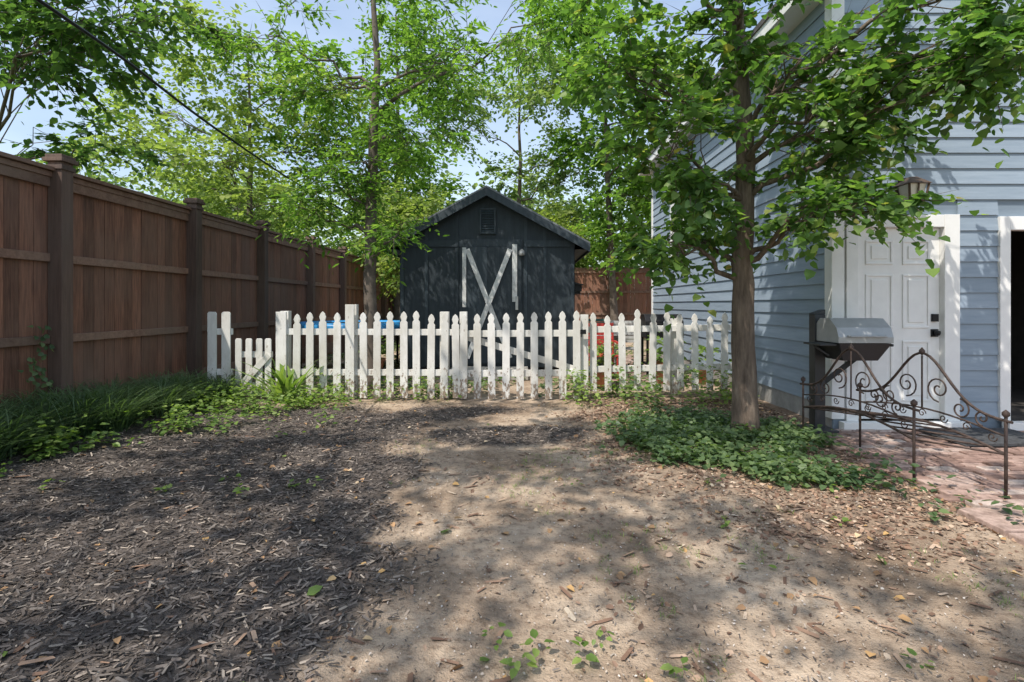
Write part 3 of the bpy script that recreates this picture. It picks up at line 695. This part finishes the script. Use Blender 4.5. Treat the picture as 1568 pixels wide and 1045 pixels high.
m_=60;t=R.random(m_);P=np.stack([np.full(m_,fx+.06)+R.random(m_)*.05,5.15+.06*np.sin(t*9)+R.normal(size=m_)*.05,.25+t*.85],-1)
leafmesh('fence_vine',P,np.stack([R.random(m_),R.normal(size=m_),-R.random(m_)],-1),np.stack([np.ones(m_),R.normal(size=m_)*.4,R.random(m_)*.6],-1),.055,G_ivy,None,'heart')
# ------------------------------------------------------------------ trees
tree('shade_tree',[(2.21,5.2,-.1),(2.2,5.2,.9),(2.19,5.2,1.7),(2.2,5.18,3.0),(2.1,5.15,4.3),(2.15,5.1,6.5)],[.125,.11,.098,.085,.065,.03],
 [(1.4,5.0,2.7,.5,.7,.45,20),(1.4,5.1,1.9,.35,.4,.22,8),(1.1,5.3,3.6,.6,.7,.5,21),(2.0,5.0,3.9,.7,.8,.55,23),(2.8,4.8,2.95,.6,.7,.4,21),
  (2.65,4.7,2.15,.45,.5,.22,11),(1.8,4.8,2.4,.4,.5,.3,9),(3.3,4.4,3.4,.7,.6,.35,20),(3.75,4.1,3.2,.5,.5,.25,12),(2.85,4.3,2.15,.35,.3,.15,7),(2.4,5,5.6,1.5,1.5,.9,16),(3.6,4.2,3.9,.8,.8,.5,16),(1.65,5.4,1.95,.3,.4,.25,5),(1.1,4.5,4.6,.9,.9,.5,12),(2.4,4.5,3.4,.7,.6,.4,16)],
 G_near,M_bark,.082,tw=6,k=9,L=.33,shape='heart',droop=.45,limb=.2)
tree('slender_ash_tree',[(-2.3,8,-.1),(-2.33,8,1.0),(-2.34,8,2.0),(-2.3,8,3.4),(-2.22,8,5.0),(-2.4,8,7.5)],[.12,.1,.09,.075,.05,.02],
 [(-1.8,7.6,2.35,.45,.5,.2,9),(-2.8,8,3.05,.6,.7,.3,14),(-3.35,7.8,2.75,.45,.4,.2,8),(-1.85,8.2,3.9,.6,.7,.4,15),(-2.8,8,4.6,.9,.9,.5,19),(-1.2,8,5,.9,.9,.5,19),
  (-2,8,6.2,1.3,1.2,.6,17),(-3.9,8,5.4,.9,.9,.5,11),(.3,7.6,5.4,.7,.8,.4,9),(-2.4,7.7,3.4,.5,.5,.4,11)],
 G_mid,M_barkd,.115,tw=7,k=9,L=.42,shape='lance',droop=.45,limb=.2)
tree('overhanging_oak_tree',[(-10.2,9.2,-.1),(-10,9,2.5),(-9.6,8.8,5),(-9.4,8.6,8)],[.25,.2,.16,.06],
 [(-6.3,7,4.7,.8,.8,.4,20),(-5.2,6.2,4.7,.6,.7,.3,12),(-7.5,7.5,5.5,1.2,1.1,.7,20),(-5.6,7.8,5.9,1.0,.9,.4,14),(-7.2,8.8,3.9,.7,.8,.35,9),(-6,6,6.5,1.4,1.4,.7,13)],
 G_dark,M_barkd,.11,tw=7,k=9,L=.5,shape='oval',limb=.12)
tree('canopy_pecan_tree',[(-4.2,-5,-.1),(-4.1,-4.9,3.5),(-4,-4.4,7),(-3.6,-4,11)],[.28,.22,.16,.06],
 [(-6.0,-3.4,8.3,1.6,1.6,.8,18),(-3.6,-1.2,8.6,1.7,1.6,.8,25),(-6.4,-.4,8.8,1.7,1.7,.8,18),(-1.6,-3.2,8.2,1.7,1.6,.8,15),(-4.2,1.6,8.9,1.7,1.7,.7,20),(-1.6,.6,8.8,1.7,1.6,.8,19),(-7.6,-1.5,8.6,1.5,1.6,.8,9),(.2,-1.6,8.4,1.4,1.4,.7,9)],
 G_dark,M_barkd,.14,tw=7,k=8,L=.55,shape='oval',twigs=False,limb=.12)
def bgtree(name,x,y,h,r,mat,ls=.22,n=9,cl=26,lowz=None,tr=.25,lean=0):
    bl=[]
    for i in range(n):
        a=R.random()*6.283;q=math.sqrt(R.random())*r*.9;z=(lowz or h*.35)+ (h-(lowz or h*.35))*(i+.5)/n
        s=(1-.5*abs((i+.5)/n-.45))
        bl.append((x+lean*z+q*math.cos(a)*s,y+q*math.sin(a)*s,z,r*.4,r*.4,r*.26,cl))
    # a leafy sleeve in front of the trunk
    for z in np.linspace((lowz or h*.35),h*.8,3): bl.append((x+lean*z,y-.5,z,r*.3,r*.25,r*.3,cl*.6))
    tree(name,[(x,y,-.1),(x+lean*h*.3,y,h*.3),(x+lean*h*.6+.1,y,h*.6),(x+lean*h,y,h*.95)],[tr,tr*.8,tr*.5,tr*.15],bl,mat,M_barkd,ls,tw=7,k=9,L=.8,shape='oval',twigs=False,limb=.25,keep=lambda p:~((p[:,0]>-2.6)&(p[:,0]<1.3)&(p[:,1]<13.4)&(p[:,1]>9.4)&(p[:,2]<3.5)))
bgtree('elm_tree',-8.4,16,9.5,3.5,G_yel,.15,10,19,3.0,.13)
bgtree('elm_tree',-4.6,19,12.5,3.6,G_mid,.17,10,19,3.2,.14)
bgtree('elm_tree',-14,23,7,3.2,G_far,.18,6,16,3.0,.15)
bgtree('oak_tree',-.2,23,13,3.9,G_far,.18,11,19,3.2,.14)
bgtree('hackberry_tree',3.4,19,13,3.4,G_mid,.17,11,19,3.8,.14,-.06)
bgtree('oak_tree',7,23,11,3.4,G_yel,.18,7,16,3,.15)
bgtree('crepe_myrtle_tree',1.4,21.6,5.2,1.6,G_yel,.15,7,14,2.6,.06)
bgtree('crepe_myrtle_tree',-3.6,15.5,4.8,1.3,G_yel,.13,6,11,2.2,.06)
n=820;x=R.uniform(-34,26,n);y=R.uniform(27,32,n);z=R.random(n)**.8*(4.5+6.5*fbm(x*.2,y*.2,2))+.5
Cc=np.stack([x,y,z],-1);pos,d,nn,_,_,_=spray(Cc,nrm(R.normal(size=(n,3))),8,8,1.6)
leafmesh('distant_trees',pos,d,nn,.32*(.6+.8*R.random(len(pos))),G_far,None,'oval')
